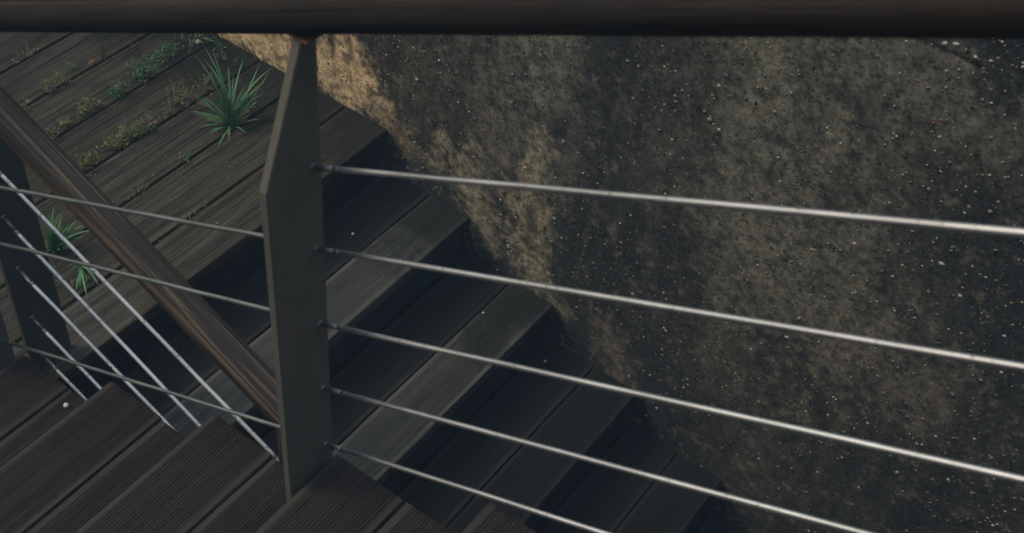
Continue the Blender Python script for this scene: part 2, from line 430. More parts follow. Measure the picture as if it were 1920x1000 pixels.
patch([(-1.02, 0.75), (-1.093, 0.62), (-1.081, 0.452), (-1.18, 0.28), (-1.29, 0.18)], 0.13, PALE, 0.75, 1.1)
patch([(-1.19, 0.90), (-1.30, 0.865), (-1.50, 0.80)], 0.06, PALE, 0.55, 1.0)
patch([(-1.25, 0.12), (-1.456, 0.077), (-1.56, 0.097)], 0.08, (0.16, 0.135, 0.098), 0.6, 1.0, 1.7)
patch([(-1.1, -0.1), (-1.2, -0.3), (-1.3, -0.55)], 0.09, (0.115, 0.095, 0.070), 0.5, 1.1)
patch([(-0.76, -0.28), (-0.80, -0.36), (-0.835, -0.46)], 0.035, (0.185, 0.150, 0.105), 0.75, 0.9)
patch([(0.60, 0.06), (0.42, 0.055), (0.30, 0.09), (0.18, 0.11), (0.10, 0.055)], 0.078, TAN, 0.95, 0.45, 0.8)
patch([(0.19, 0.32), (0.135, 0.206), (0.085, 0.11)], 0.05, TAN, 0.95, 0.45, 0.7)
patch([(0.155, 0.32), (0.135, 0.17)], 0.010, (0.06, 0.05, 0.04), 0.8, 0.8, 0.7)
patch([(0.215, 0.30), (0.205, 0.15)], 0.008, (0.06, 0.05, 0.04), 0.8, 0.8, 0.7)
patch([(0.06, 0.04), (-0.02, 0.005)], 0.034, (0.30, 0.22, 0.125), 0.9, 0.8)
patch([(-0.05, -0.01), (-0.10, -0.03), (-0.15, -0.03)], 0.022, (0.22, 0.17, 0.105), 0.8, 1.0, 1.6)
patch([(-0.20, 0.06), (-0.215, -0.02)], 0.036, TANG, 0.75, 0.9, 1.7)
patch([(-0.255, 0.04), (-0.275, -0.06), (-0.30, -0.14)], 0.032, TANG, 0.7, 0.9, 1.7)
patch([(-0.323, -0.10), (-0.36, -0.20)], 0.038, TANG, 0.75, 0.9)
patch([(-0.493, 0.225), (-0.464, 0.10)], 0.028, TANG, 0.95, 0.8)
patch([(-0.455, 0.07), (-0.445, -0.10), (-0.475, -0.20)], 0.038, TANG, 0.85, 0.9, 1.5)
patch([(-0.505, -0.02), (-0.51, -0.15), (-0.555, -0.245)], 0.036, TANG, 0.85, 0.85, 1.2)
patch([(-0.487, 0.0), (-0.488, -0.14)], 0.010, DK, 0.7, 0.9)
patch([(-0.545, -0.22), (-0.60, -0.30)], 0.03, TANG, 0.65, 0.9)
for pts, r, a in (([(-0.688, 0.482), (-0.666, 0.289), (-0.69, 0.234), (-0.664, 0.091), (-0.648, -0.156)], 0.006, 0.5),
                  ([(-0.721, 0.545), (-0.734, 0.427)], 0.005, 0.5), ([(-1.195, 0.376), (-1.306, 0.357)], 0.010, 0.6),
                  ([(-1.484, 0.318), (-1.553, 0.299)], 0.010, 0.6), ([(-0.98, 0.30), (-1.0, 0.2)], 0.008, 0.4)):
    patch(pts, r, (0.16, 0.15, 0.12), a * 0.7, 0.9, 1.2)
patch([(-1.24, 0.938), (-1.304, 0.933), (-1.358, 0.933), (-1.406, 0.931)], 0.006, (0.015, 0.015, 0.015), 0.9, 0.5, 0.4)
lay(0.45 * sst(0.60, 0.70, n_blot) * sst(0.4, 0.6, n_fin), (0.19, 0.165, 0.115))
lay(0.55 * sst(0.40, 0.30, n_blot), (0.030, 0.031, 0.029))
col *= (0.55 + 0.90 * n_fin)[..., None]
# relief: the hairline crack and the washed-out patches are really lower
crack = dist_poly([(-1.24, 0.938), (-1.304, 0.933), (-1.358, 0.933), (-1.406, 0.931)])
REL = REL - 0.006 * np.exp(-(crack / 0.005) ** 2)
nz, ny = Yg.shape
front = np.stack([XW - REL, Yg, Zg], -1).reshape(-1, 3)
idx = np.arange(nz * ny).reshape(nz, ny)
quads = np.stack([idx[:-1, :-1], idx[1:, :-1], idx[1:, 1:], idx[:-1, 1:]], -1).reshape(-1, 4)
ring = np.concatenate([idx[0, :], idx[1:, -1], idx[-1, -2::-1], idx[-2:0:-1, 0]])
back = front[ring].copy(); back[:, 0] = XW + 0.25
nb = nz * ny
rb = np.arange(len(ring)) + nb
sk = np.stack([ring, np.roll(ring, -1), np.roll(rb, -1), rb], -1)
Vw = np.concatenate([front, back]); Fq = np.concatenate([quads, sk])
me = bpy.data.meshes.new('concrete_wall')
me.vertices.add(len(Vw)); me.vertices.foreach_set('co', Vw.astype(np.float32).ravel())
me.loops.add(Fq.size); me.loops.foreach_set('vertex_index', Fq.astype(np.int32).ravel())
me.polygons.add(len(Fq)); me.polygons.foreach_set('loop_start', np.arange(0, Fq.size, 4, dtype=np.int32))
me.polygons.foreach_set('use_smooth', np.ones(len(Fq), bool))
me.update(calc_edges=True); me.validate()
at = me.color_attributes.new('stain', 'FLOAT_COLOR', 'POINT')  # wall stains plus the shade painted along its foot
cc = np.ones((len(Vw), 4), np.float32); cc[:nb, :3] = col.reshape(-1, 3); cc[nb:, :3] = 0.08
at.data.foreach_set('color', cc.ravel())
wall = mesh_obj('concrete_wall', me, M['concrete'])
tag(wall, 'stained rough concrete wall with exposed pebbles beside the descending stairs', 'wall')

# pebbles bedded in the face
ico = bmesh.new(); bmesh.ops.create_icosphere(ico, subdivisions=1, radius=1)
ico_v = np.array([v.co[:] for v in ico.verts]); ico_f = np.array([[v.index for v in f.verts] for f in ico.faces]); ico.free()
def pebbles(spots):
    V, F, mi = [], [], []
    for n, (y, z, r, k) in enumerate(spots):
        s = np.array((random.uniform(.35, .6), random.uniform(.7, 1.3), random.uniform(.7, 1.2))) * r
        q = ico_v * s * (1 + rng.uniform(-.18, .18, (len(ico_v), 1)))
        a = random.uniform(0, math.pi)
        ca, sa = math.cos(a), math.sin(a)
        q = np.stack([q[:, 0], q[:, 1] * ca - q[:, 2] * sa, q[:, 1] * sa + q[:, 2] * ca], -1)
        x = XW - float(wall_relief(np.array([y]), np.array([z]))[0])
        V.append(q + (x, y, z)); F.append(ico_f + n * len(ico_v)); mi += [k] * len(ico_f)
    V = np.concatenate(V); F = np.concatenate(F)
    m = bpy.data.meshes.new('pebble_aggregate')
    m.from_pydata(V.tolist(), [], F.tolist())
    for s in STONES: m.materials.append(s)
    m.polygons.foreach_set('material_index', mi)
    m.polygons.foreach_set('use_smooth', [True] * len(F))
    return m
spots = []
while len(spots) < 8200:
    y = random.uniform(-2.1, 0.62); z = random.uniform(-1.2, 1.1)
    dens = 0.15 + 1.1 * float(vnoise(np.array([y * 5.]), np.array([z * 4.]), 71)[0]) ** 1.6
    if z < -0.25: dens *= 0.45
    if z < S * y - 0.25 or random.random() > dens: continue
    r = 0.0012 + 0.0040 * random.random() ** 3.4
    k = random.choices(range(5), (0.22, 0.30, 0.32, 0.08, 0.08))[0]
    spots.append((y, z, r, k))
for y, z in ((-1.333, 0.95), (-1.352, 0.958), (-1.492, 0.465), (-1.552, 0.409), (-0.452, 0.119), (-0.09, 0.215)): spots.append((y, z, 0.0066, 0))
spots.append((-1.368, 0.776, 0.006, 5)); spots.append((-0.913, 0.533, 0.007, 1))
ag = mesh_obj('pebble_aggregate', pebbles(spots), None, wall); ag['kind'] = 'stuff'

# ------------------------------------------------------------------ planks with ribs milled along their length
def plank_mesh(name, length, width, thick, mat, ribs=True, pitch=0.0062, depth=0.0016, margin=0.013, seed=0, nseg=10):
    r = random.Random(seed)
    prof = [(-width / 2, -thick), (-width / 2, -0.003), (-width / 2 + 0.002, -0.0005)]
    if ribs:
        y0 = -width / 2 + margin; n = int((width - 2 * margin) / pitch)
        p = (width - 2 * margin) / n
        for i in range(n):
            a = y0 + i * p
            d = depth * r.uniform(0.75, 1.15)
            prof += [(a, 0.0), (a + p * 0.14, -d), (a + p * 0.40, -d), (a + p * 0.54, 0.0)]
        prof.append((y0 + n * p, 0.0))
    prof += [(width / 2 - 0.002, -0.0005), (width / 2, -0.003), (width / 2, -thick)]
    V, F = [], []
    P = len(prof)
    for s in range(nseg + 1):
        x = -length / 2 + length * s / nseg
        sag = r.uniform(-0.0005, 0.0005)
        for (y, z) in prof:
            wear = r.uniform(-0.0003, 0.0002) if z > -0.01 else 0
            edge = r.uniform(-0.0012, 0.0012) if abs(abs(y) - width / 2) < 0.003 else 0
            V.append((x, y + edge, z + sag + wear))
    for s in range(nseg):
        for i in range(P - 1):
            F.append((s * P + i, s * P + i + 1, (s + 1) * P + i + 1, (s + 1) * P + i)[::-1])
        F.append((s * P + P - 1, s * P, (s + 1) * P, (s + 1) * P + P - 1)[::-1])
    F.append(tuple(range(P))); F.append(tuple(reversed([nseg * P + i for i in range(P)])))
    return pyd(name, V, F, mat)

TH = 0.034
# landing deck
deck = bpy.data.objects.new('deck', None); C.objects.link(deck)
tag(deck, 'weathered wooden landing deck of ribbed planks with weeds in the joints', None, None, 'structure')
dk = [plank_mesh('deck_plank', 2.40, 0.1535, TH, M['deck'], True, 0.0068, 0.0017, 0.010, 40 + i, 16) for i in range(4)]
dk0 = plank_mesh('deck_plank_edge', 2.40, 0.1495, TH, M['deck'], True, 0.0068, 0.0012, 0.013, 47, 16)
yc = 0.0765
for i in range(15):
    o = link(bpy.data.objects.new('deck_plank', dk0 if i == 0 else dk[i % 4]), deck)
    o.location = (0.005 + random.uniform(-.002, .002), yc, random.uniform(-.0015, .0015))
    o.rotation_euler = (random.uniform(-.004, .004), 0, (math.pi if i % 2 else 0) + random.uniform(-.0008, .0008))
    yc += 0.1595 if i == 0 else 0.162
for x in (-1.05, -0.35, 0.35, 1.05):
    mesh_obj('joist', box_mesh('joist', x - .03, x + .03, 0.05, 2.42, -TH - 0.145, -TH - 0.002, M['riser']), None, deck)
mesh_obj('front_board', box_mesh('front_board', -1.2, 1.2, 0.028, 0.0285 + 0.018, -RISE + 0.003, -TH - 0.001, M['riser']), None, deck)

# ------------------------------------------------------------------ stairs
def stair(root, x0, x1, steps, near):
    L = x1 - x0; xc = (x0 + x1) / 2
    fr = [plank_mesh('tread_plank', L, 0.141, TH, M['tread'] if near else M['tread_worn'], True, 0.0060, 0.0013, 0.014, 60 + i + 10 * near) for i in range(3)]
    bk = [plank_mesh('tread_plank', L, 0.150, TH, M['tread'], True, 0.0060, 0.0013, 0.012, 80 + i + 10 * near) for i in range(3)]
    fd = [plank_mesh('tread_plank', L, 0.141, TH, M['tread_shade'], True, 0.0060, 0.0013, 0.014, 160 + i) for i in range(3)] if not near else fr
    if not near: bk = [plank_mesh('tread_plank', L, 0.150, TH, M['tread_shade'], True, 0.0060, 0.0013, 0.012, 180 + i) for i in range(3)]
    rm = box_mesh('riser', -L / 2 + .02, L / 2 - .02, -0.010, 0.010, -(RISE - TH) + 0.003, -0.003, M['riser'], 0.001)
    for n, k in enumerate(steps):
        zt = NEAR_Z0 + k * RISE if near else -k * RISE
        yn = -k * RUN                                    # the nosing
        sgn = -1 if near else 1                          # the tread runs back from its nosing
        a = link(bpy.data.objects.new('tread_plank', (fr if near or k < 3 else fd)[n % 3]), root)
        a.location = (xc, yn + sgn * 0.0705, zt)
        b = link(bpy.data.objects.new('tread_plank', bk[n % 3]), root)
        b.location = (xc, yn + sgn * (0.141 + 0.005 + 0.075), zt - 0.001)
        for o in (a, b):
            o.rotation_euler = (random.uniform(-.004, .004), 0, (0 if (n % 2) else math.pi) + random.uniform(-.001, .001))
            o.location.x += random.uniform(-.0025, .0025) if near else random.uniform(-.002, .001)
        r = link(bpy.data.objects.new('riser', rm), root)
        # riser below the nosing, set back under it
        r.location = (xc, yn + sgn * 0.018, zt - TH)
    for x in (x0 + 0.13, x1 - 0.13):
        y0, y1 = -steps[0] * RUN, -(steps[-1] + 1) * RUN
        def zl(y): return (NEAR_Z0 - y * S if near else y * S) - (0.24 if near else 0.20)
        pr = [(y0, zl(y0)), (y0, zl(y0) - 0.16), (y1, zl(y1) - 0.16), (y1, zl(y1))]
        V = [(x - .022, *p) for p in pr] + [(x + .022, *p) for p in pr]
        Fc = [(0, 1, 2, 3), (7, 6, 5, 4)] + [(i, (i + 4), (i + 1) % 4 + 4, (i + 1) % 4) for i in range(4)]
        mesh_obj('stringer', pyd('stringer', V, Fc, M['riser']), None, root)

lower = thing('lower_stairs', 'dark wooden flight descending from the landing along the concrete wall', 'stairs', (0, 0, 0))
stair(lower, 0.028, 1.203, list(range(1, 15)), False)
upper = thing('upper_stairs', 'dark wooden flight with ribbed treads in the foreground, rising from the landing', 'stairs', (0, 0, 0))
stair(upper, -1.25, 0.0, list(range(0, 8)), True)

# unseen landing at the head of the upper flight, added to shade the lower one
ZU = NEAR_Z0 + 8 * RISE
shade_deck = bpy.data.objects.new('upper_shade_deck', None); C.objects.link(shade_deck)
tag(shade_deck, 'unseen wooden landing deck at the head of the upper flight, added to shade the lower one', None, None, 'structure')
yc = -2.4 - 0.078
for i in range(15):
    o = link(bpy.data.objects.new('deck_plank', dk[i % 4]), shade_deck)  # plank of the added shade deck
    o.location = (0.0, yc, ZU); yc -= 0.162
for x in (-1.05, -0.35, 0.35, 1.05):
    mesh_obj('joist', box_mesh('joist', x - .03, x + .03, -4.80, -2.45, ZU - TH - 0.145, ZU - TH - 0.002, M['riser']), None, shade_deck)  # joist of the added shade deck
mesh_obj('front_board', box_mesh('front_board', -1.2, 1.2, -2.442, -2.42, ZU - TH - 0.145, ZU - TH - 0.003, M['riser']), None, shade_deck)

# ------------------------------------------------------------------ railings
def plate_mesh(name, xl, xr, xt, zk, zt, th, zb, mat):
    # flat steel upright, outline in XZ, thickness along Y from 0 to th; xt is the top end of the slanted edge
    xside = [(xl, zb), (xr, zb), (xr, zt), (xt, zt), (xl, zk)]
    bm = bmesh.new()
    fv = [bm.verts.new((x, 0, z)) for x, z in xside]; bv = [bm.verts.new((x, th, z)) for x, z in xside]
    bm.faces.new(fv); bm.faces.new(bv[::-1])
    for i in range(5):
        bm.faces.new((fv[i], bv[i], bv[(i + 1) % 5], fv[(i + 1) % 5]))
    bmesh.ops.recalc_face_normals(bm, faces=bm.faces[:])
    bmesh.ops.bevel(bm, geom=bm.edges[:], offset=0.0012, segments=2, affect='EDGES')
    return bm_mesh(name, bm, mat)

def handrail_mesh(name, length, rad, mat, seed):
    # lies along local X, with drying checks cut along the grain
    r = random.Random(seed)
    checks = [(r.uniform(0, 6.28), r.uniform(0, 40), 0.0016) for _ in range(7)] + [(1.9, 3.3, 0.0036), (2.5, 8.1, 0.003), (3.0, 5.2, 0.003), (0.9, 12.2, 0.003), (1.4, 1.2, 0.0028)]
    ns = int(length / 0.02); N = 120
    xs = np.linspace(-length / 2, length / 2, ns + 1)
    A = np.linspace(0, 2 * math.pi, N, endpoint=False)
    Xg, Ag = np.meshgrid(xs, A, indexing='ij')
    R = rad * (1 + 0.012 * (fbm(Xg * 6, np.cos(Ag) * 2 + np.sin(Ag) * 1.3, 7 + seed, 3) - 0.5)
               + 0.014 * (fbm(Xg * 3, Ag * 7, 17 + seed, 3) - 0.5))
    for a0, ph, dp in checks:
        aa = a0 + 0.16 * (fbm(xs * 2.2 + ph, xs * 0 + ph, 3, 3) - 0.5) * 2
        gate = sst(0.35, 0.6, fbm(xs * 1.3 + ph * 3, xs * 0 + 2 * ph, 9, 2))
        if dp > 0.002: gate = np.maximum(gate, 0.7)
        dd = (Ag - aa[:, None] + math.pi) % (2 * math.pi) - math.pi
        R = R - dp * gate[:, None] * np.exp(-(dd / 0.035) ** 2)
    P = np.stack([Xg, R * np.cos(Ag), R * np.sin(Ag)], -1).reshape(-1, 3)
    idx = np.arange((ns + 1) * N).reshape(ns + 1, N)
    nx = np.roll(idx, -1, 1)
    F = np.stack([idx[:-1], nx[:-1], nx[1:], idx[1:]], -1).reshape(-1, 4).tolist()
    F.append(idx[0][::-1].tolist()); F.append(idx[-1].tolist())
    m = pyd(name, P.tolist(), [tuple(f) for f in F], mat, True)
    m.polygons[len(F) - 1].use_smooth = False; m.polygons[len(F) - 2].use_smooth = False
    return m

def place_along(o, mid, slope):
    ang = math.atan(slope)
    d = Vector((0, math.cos(ang), math.sin(ang)))
    o.location = mid
    o.rotation_euler = d.to_track_quat('X', 'Z').to_euler()

def rod(root, x, ya, yb, za, zb, rad=0.0037, stud_a=True, stud_b=True, sleeve=None, bend=0.0, mat='rod'):
    a, b = Vector((x, ya, za)), Vector((x, yb, zb))
    d = (b - a); L = d.length; d.normalize()
    n = 14
    pts = [a + d * (L * i / n) + Vector((0, 0, -bend * math.sin(math.pi * i / n))) + Vector((random.uniform(-.0004, .0004), 0, random.uniform(-.0004, .0004))) for i in range(n + 1)]
    pts[0], pts[-1] = a, b
    ro = mesh_obj('rod', tube_mesh('rod', pts, [rad] * (n + 1), M[mat], 14), None, root)
    for on, p, s in ((stud_a, a, 1), (stud_b, b, -1)):
        if not on: continue
        e = d * s
        ln = random.uniform(0.036, 0.044)
        mesh_obj('threaded_stud', tube_mesh('threaded_stud', [p + e * 0.001, p + e * ln], [rad + 0.0002] * 2, M['stud'], 12), None, ro)
        nut = tube_mesh('nut', [p + e * 0.0005, p + e * 0.0032], [rad + 0.0011] * 2, M['rod'], 12)
        mesh_obj('nut', nut, None, ro)
        c0 = ln - 0.001
        mesh_obj('collar', tube_mesh('collar', [p + e * c0, p + e * (c0 + .003), p + e * (c0 + .008), p + e * (c0 + .010)],
                                     [rad + .0003, rad + .0007, rad + .0005, rad + .0001], M['stud'], 12), None, ro)
    if sleeve is not None:
        p = b if sleeve == 'b' else a
        e = -d if sleeve == 'b' else d
        mesh_obj('sleeve', tube_mesh('sleeve', [p + e * 0.002, p + e * 0.014], [rad + 0.0022] * 2, M['sleeve'], 14), None, ro)
    return ro

PT = 0.0133
near_rail = thing('stair_railing', 'front railing with wide flat steel post and five bright rods under a round wooden handrail', 'railing', (0, 0, 0))
yp = -0.8857
def near_post(y, zb):
    dz = -S * (y - yp)
    o = mesh_obj('post', plate_mesh('post', -0.0948, 0.0056, -0.0198, 1.2154 + dz, 1.4117 + dz, PT, zb, M['paint']), None, near_rail)
    o.location = (0, y, 0)
    return o
np0 = near_post(yp, 0.4343)
rs = mesh_obj('rust_spot', box_mesh('rust_spot', -0.0022, 0.0022, -0.0009, 0.001, -0.007, 0.007, M['litter_orange'], 0.0005), None, np0)
rs.location = (-0.070, 0, 0.936); rs.rotation_euler = (0, 0.25, 0)
near_post(yp - 1.5, NEAR_Z0 + 7 * RISE)
near_post(0.047, 0.0)
XR = -0.0107
for sl, z0 in ((-0.5003, 0.7622), (-0.4869, 0.6246), (-0.4878, 0.4696), (-0.4897, 0.3169), (-0.4761, 0.1837)):
    ya, yb = yp, yp - 1.5 + PT
    ro = rod(near_rail, XR, ya, yb, z0 + sl * ya, z0 + sl * yb, 0.0039)
for sl, z0, sv in ((-0.4659, 0.6485, None), (-0.4595, 0.4964, 'b'), (-0.485, 0.1832, None)):
    ya, yb = 0.047, yp + PT
    rod(near_rail, XR, ya, yb, z0 + sl * ya, z0 + sl * yb, 0.0037, True, False, sv, mat='rod_dull')
HR = 0.0312
h = mesh_obj('handrail', handrail_mesh('handrail', 3.0, HR, M['rail_dark'], 5), None, near_rail)
place_along(h, (-0.0027, -1.20, 1.018 + S * 1.20), -S)
# saddle plates between post and handrail
for y in (yp, yp - 1.5, 0.047):
    zz = 1.4117 - S * (y - yp)
    mesh_obj('saddle', box_mesh('saddle', -0.022, 0.008, y - 0.010, y + PT + 0.010, zz - 0.004, zz + 0.0, M['litter_orange'], 0.0008), None, near_rail)

far_rail = thing('stair_railing', 'smaller railing behind with round brown handrail and steel rods sloping down beside the lower flight', 'railing', (0, 0, 0))
yf = 0.0474
XF = 0.0667
def far_post(y, zb):
    dz = S * (y - yf)
    zt = 0.8485 + S * yf - HR * 1.11
    o = mesh_obj('post', plate_mesh('post', 0.142, 0.039, 0.068, zt - 0.196 + dz, zt + dz, PT, zb, M['paint_dark']), None, far_rail)
    o.location = (0, y, 0)
far_post(yf, 0.0)
far_post(-0.73, -3 * RISE)
for sl, z0 in ((0.4506, 0.6047), (0.4870, 0.4470), (0.4560, 0.3010), (0.4500, 0.1475), (0.4500, 0.0195)):
    ya, yb = yf, -0.73 + PT
    rod(far_rail, XF, ya, yb, z0 + sl * ya, z0 + sl * yb, 0.0040, mat='rod_white')
h = mesh_obj('handrail', handrail_mesh('handrail', 1.17, HR, M['rail'], 8), None, far_rail)
place_along(h, (0.0549, -0.275, 0.8485 - S * 0.275), S)

# ------------------------------------------------------------------ plants in the deck joints
def blade_mesh(base, tip, wid, arch, mat, n=6, fold=0.25):
    b, t = Vector(base), Vector(tip)
    d = t - b
    side = d.cross(Vector((0, 0, 1)))
    if side.length < 1e-5: side = Vector((1, 0, 0))
    side.normalize()
    up = side.cross(d).normalized()
    V, F = [], []
    for i in range(n + 1):
        s = i / n
        p = b + d * s + up * (arch * d.length * 4 * s * (1 - s))
        wd = wid * (0.55 + 0.9 * s) * (1 - s ** 2.2) + 0.0002
        V += [p - side * wd / 2 + up * wd * fold, p, p + side * wd / 2 + up * wd * fold]
    for i in range(n):
        a = i * 3
        F += [(a, a + 1, a + 4, a + 3), (a + 1, a + 2, a + 5, a + 4)]
    return V, F

def tuft(label, base, tips, wid, cat, dry=0.15, arch=(0.02, 0.12), mats=('grass', 'grass_dry'), group=None):
    root = thing('grass_tuft', label, cat, base, group)
    b = Vector(base)
    for i, tp in enumerate(tips + [tuple(Vector(base).lerp(Vector(t), random.uniform(.4, .8)) + Vector((random.gauss(0, .012), random.gauss(0, .012), .008))) for t in (tips * (1 if len(tips) > 25 else 3) if len(tips) > 12 else [])]):
        o0 = Vector((random.uniform(-.008, .008), random.uniform(-.008, .008), -0.004))
        V, F = blade_mesh(o0, Vector(tp) - b, wid * random.uniform(.75, 1.2), random.uniform(*arch), None)
        m = M[mats[1]] if random.random() < (dry if i < len(tips) else dry * 2.2) else M[mats[0]]
        mesh_obj('blade', pyd('blade', V, F, m, True), None, root)
    return root

BIG = [(0.95, 0.43, 0.17), (0.985, 0.43, 0.18), (1.04, 0.37, 0.15), (1.06, 0.33, 0.14), (0.90, 0.44, 0.08), (0.865, 0.39, 0.05), (0.93, 0.44, 0.19), (0.97, 0.451, 0.2), (0.96, 0.413, 0.14), (1.017, 0.409, 0.12), (1.01, 0.341, 0.09), (1.082, 0.304, 0.13), (1.071, 0.306, 0.12), (1.054, 0.308, 0.1), (0.879, 0.422, 0.03), (0.872, 0.425, 0.04), (0.91, 0.415, 0.07), (0.905, 0.43, 0.05), (0.888, 0.377, 0.03), (0.856, 0.371, 0.02), (0.87, 0.346, 0.012), (0.982, 0.264, 0.03), (0.993, 0.292, 0.06), (0.935, 0.272, 0.006), (0.877, 0.282, 0.004), (0.845, 0.291, 0.003), (0.933, 0.302, 0.12), (0.925, 0.338, 0.11), (0.929, 0.356, 0.13), (0.971, 0.286, 0.06), (1.001, 0.286, 0.07), (0.941, 0.289, 0.09), (0.906, 0.36, 0.06), (0.894, 0.342, 0.04), (0.909, 0.371, 0.08), (0.941, 0.286, 0.06), (0.973, 0.286, 0.04), (0.929, 0.333, 0.16), (0.932, 0.293, 0.08)]
tuft('large spiky green grass tuft in the deck beside the steel post', (0.931, 0.326, 0), BIG, 0.0066, 'grass tuft', 0.12, (0.0, 0.2))
BT = [(0.314, 0.314, 0.06), (0.354, 0.328, 0.09), (0.344, 0.335, 0.07), (0.347, 0.292, 0.1), (0.373, 0.291, 0.06), (0.379, 0.277, 0.05), (0.377, 0.256, 0.05), (0.295, 0.299, 0.03), (0.308, 0.294, 0.05), (0.346, 0.274, 0.08), (0.329, 0.269, 0.06), (0.361, 0.263, 0.04), (0.304, 0.315, 0.04), (0.308, 0.268, 0.04), (0.336, 0.251, 0.03), (0.33, 0.30, 0.05), (0.35, 0.31, 0.06), (0.32, 0.33, 0.05)]
tuft('bushy green grass tuft behind the sloping rods at the left', (0.318, 0.316, 0), [(0.333 + (a - 0.333) * 1.25, 0.296 + (b - 0.296) * 1.2, c * 1.25) for a, b, c in BT], 0.0092, 'grass tuft', 0.05)
DR = [(0.258, 0.166, 0.01), (0.295, 0.166, 0.012), (0.26, 0.129, 0.004), (0.273, 0.169, 0.006), (0.311, 0.158, 0.02), (0.304, 0.14, 0.01), (0.289, 0.21, 0.03), (0.284, 0.215, 0.04)]
tuft('dark green drooping grass tuft with bent blades near the deck edge', (0.322, 0.232, 0), DR, 0.0075, 'grass tuft', 0.1, (0.05, 0.16))
WL = [(1.15, 0.577, 0.08), (1.126, 0.55, 0.05), (1.149, 0.613, 0.04), (1.149, 0.607, 0.02), (1.156, 0.631, 0.05), (1.13, 0.647, 0.03)]
tuft('sparse dark grass blades at the foot of the wall under the handrail', (1.170, 0.594, 0), WL, 0.005, 'grass tuft', 0.1)
WL2 = [(1.125, 0.47, 0.12), (1.134, 0.477, 0.06), (1.108, 0.477, 0.06), (1.144, 0.458, 0.06)]
tuft('thin forked grass sprig between the big tuft and the wall', (1.149, 0.482, 0), WL2, 0.004, 'grass tuft', 0.1)
T81 = [(0.804, 0.865, 0.03), (0.793, 0.841, 0.03), (0.821, 0.825, 0.05), (0.844, 0.816, 0.06), (0.859, 0.797, 0.03), (0.802, 0.832, 0.02), (0.827, 0.819, 0.04)]
tuft('small low grass tuft with a fallen orange leaf, far up the deck', (0.844, 0.813, 0), T81, 0.0035, 'grass tuft', 0.35)
T82 = [(0.881, 0.795, 0.05), (0.898, 0.784, 0.07), (0.909, 0.783, 0.05), (0.892, 0.80, 0.06), (0.905, 0.80, 0.04)]
tuft('small upright grass tuft right of the orange leaf, far up the deck', (0.917, 0.81, 0), T82, 0.0038, 'grass tuft', 0.1)
tuft('tiny bright green sprig against the sloping wooden handrail', (0.553, 0.481, 0), [(0.552, 0.481, 0.05), (0.547, 0.49, 0.035), (0.56, 0.477, 0.035)], 0.005, 'grass tuft', 0.0)
tuft('little grass tuft half hidden under the top handrail', (1.035, 0.812, 0), [(1.029, 0.814, 0.04), (1.032, 0.797, 0.05), (1.038, 0.792, 0.04), (1.048, 0.791, 0.03), (1.025, 0.80, 0.04)], 0.004, 'grass tuft', 0.2)

def weed_geom(cx, cy, rx, ry, n, hgt, leaf, mats, V, F, MI, stemless=0.0):
    for _ in range(n):
        a = random.uniform(0, 2 * math.pi); q = math.sqrt(random.random())
        bx, by = cx + rx * q * math.cos(a), cy + ry * q * math.sin(a)
        h_ = hgt * random.uniform(0.35, 1.1) * (1.1 - 0.6 * q)
        lean = Vector((random.gauss(0, .45), random.gauss(0, .45), 1)).normalized()
        top = Vector((bx, by, 0)) + lean * h_
        mi = random.choices(range(len(mats)), mats)[0]
        # stem
        i0 = len(V); s = Vector((random.uniform(-1, 1), random.uniform(-1, 1), 0)).normalized() * 0.0008
        V += [Vector((bx, by, -.003)) - s, Vector((bx, by, -.003)) + s, top + s * .5, top - s * .5]; F.append((i0, i0 + 1, i0 + 2, i0 + 3)); MI.append(mi)
        for k in range(random.randint(5, 9)):
            tt = random.uniform(0.25, 1.0)
            p = Vector((bx, by, 0)).lerp(top, tt)
            az = random.uniform(0, 6.28); el = random.uniform(-.2, 1.0)
            d = Vector((math.cos(az) * math.cos(el), math.sin(az) * math.cos(el), math.sin(el)))
            l = leaf * random.uniform(.5, 1.3)
            sd_ = d.cross(Vector((random.gauss(0, 1), random.gauss(0, 1), random.gauss(0, 1)))).normalized() * l * random.uniform(.07, .17)
            i0 = len(V)
            V += [p, p + d * l * .5 + sd_, p + d * l, p + d * l * .5 - sd_]; F.append((i0, i0 + 1, i0 + 2, i0 + 3)); MI.append(mi)
WM = ['weed_green', 'weed_tan', 'weed_olive', 'grass']
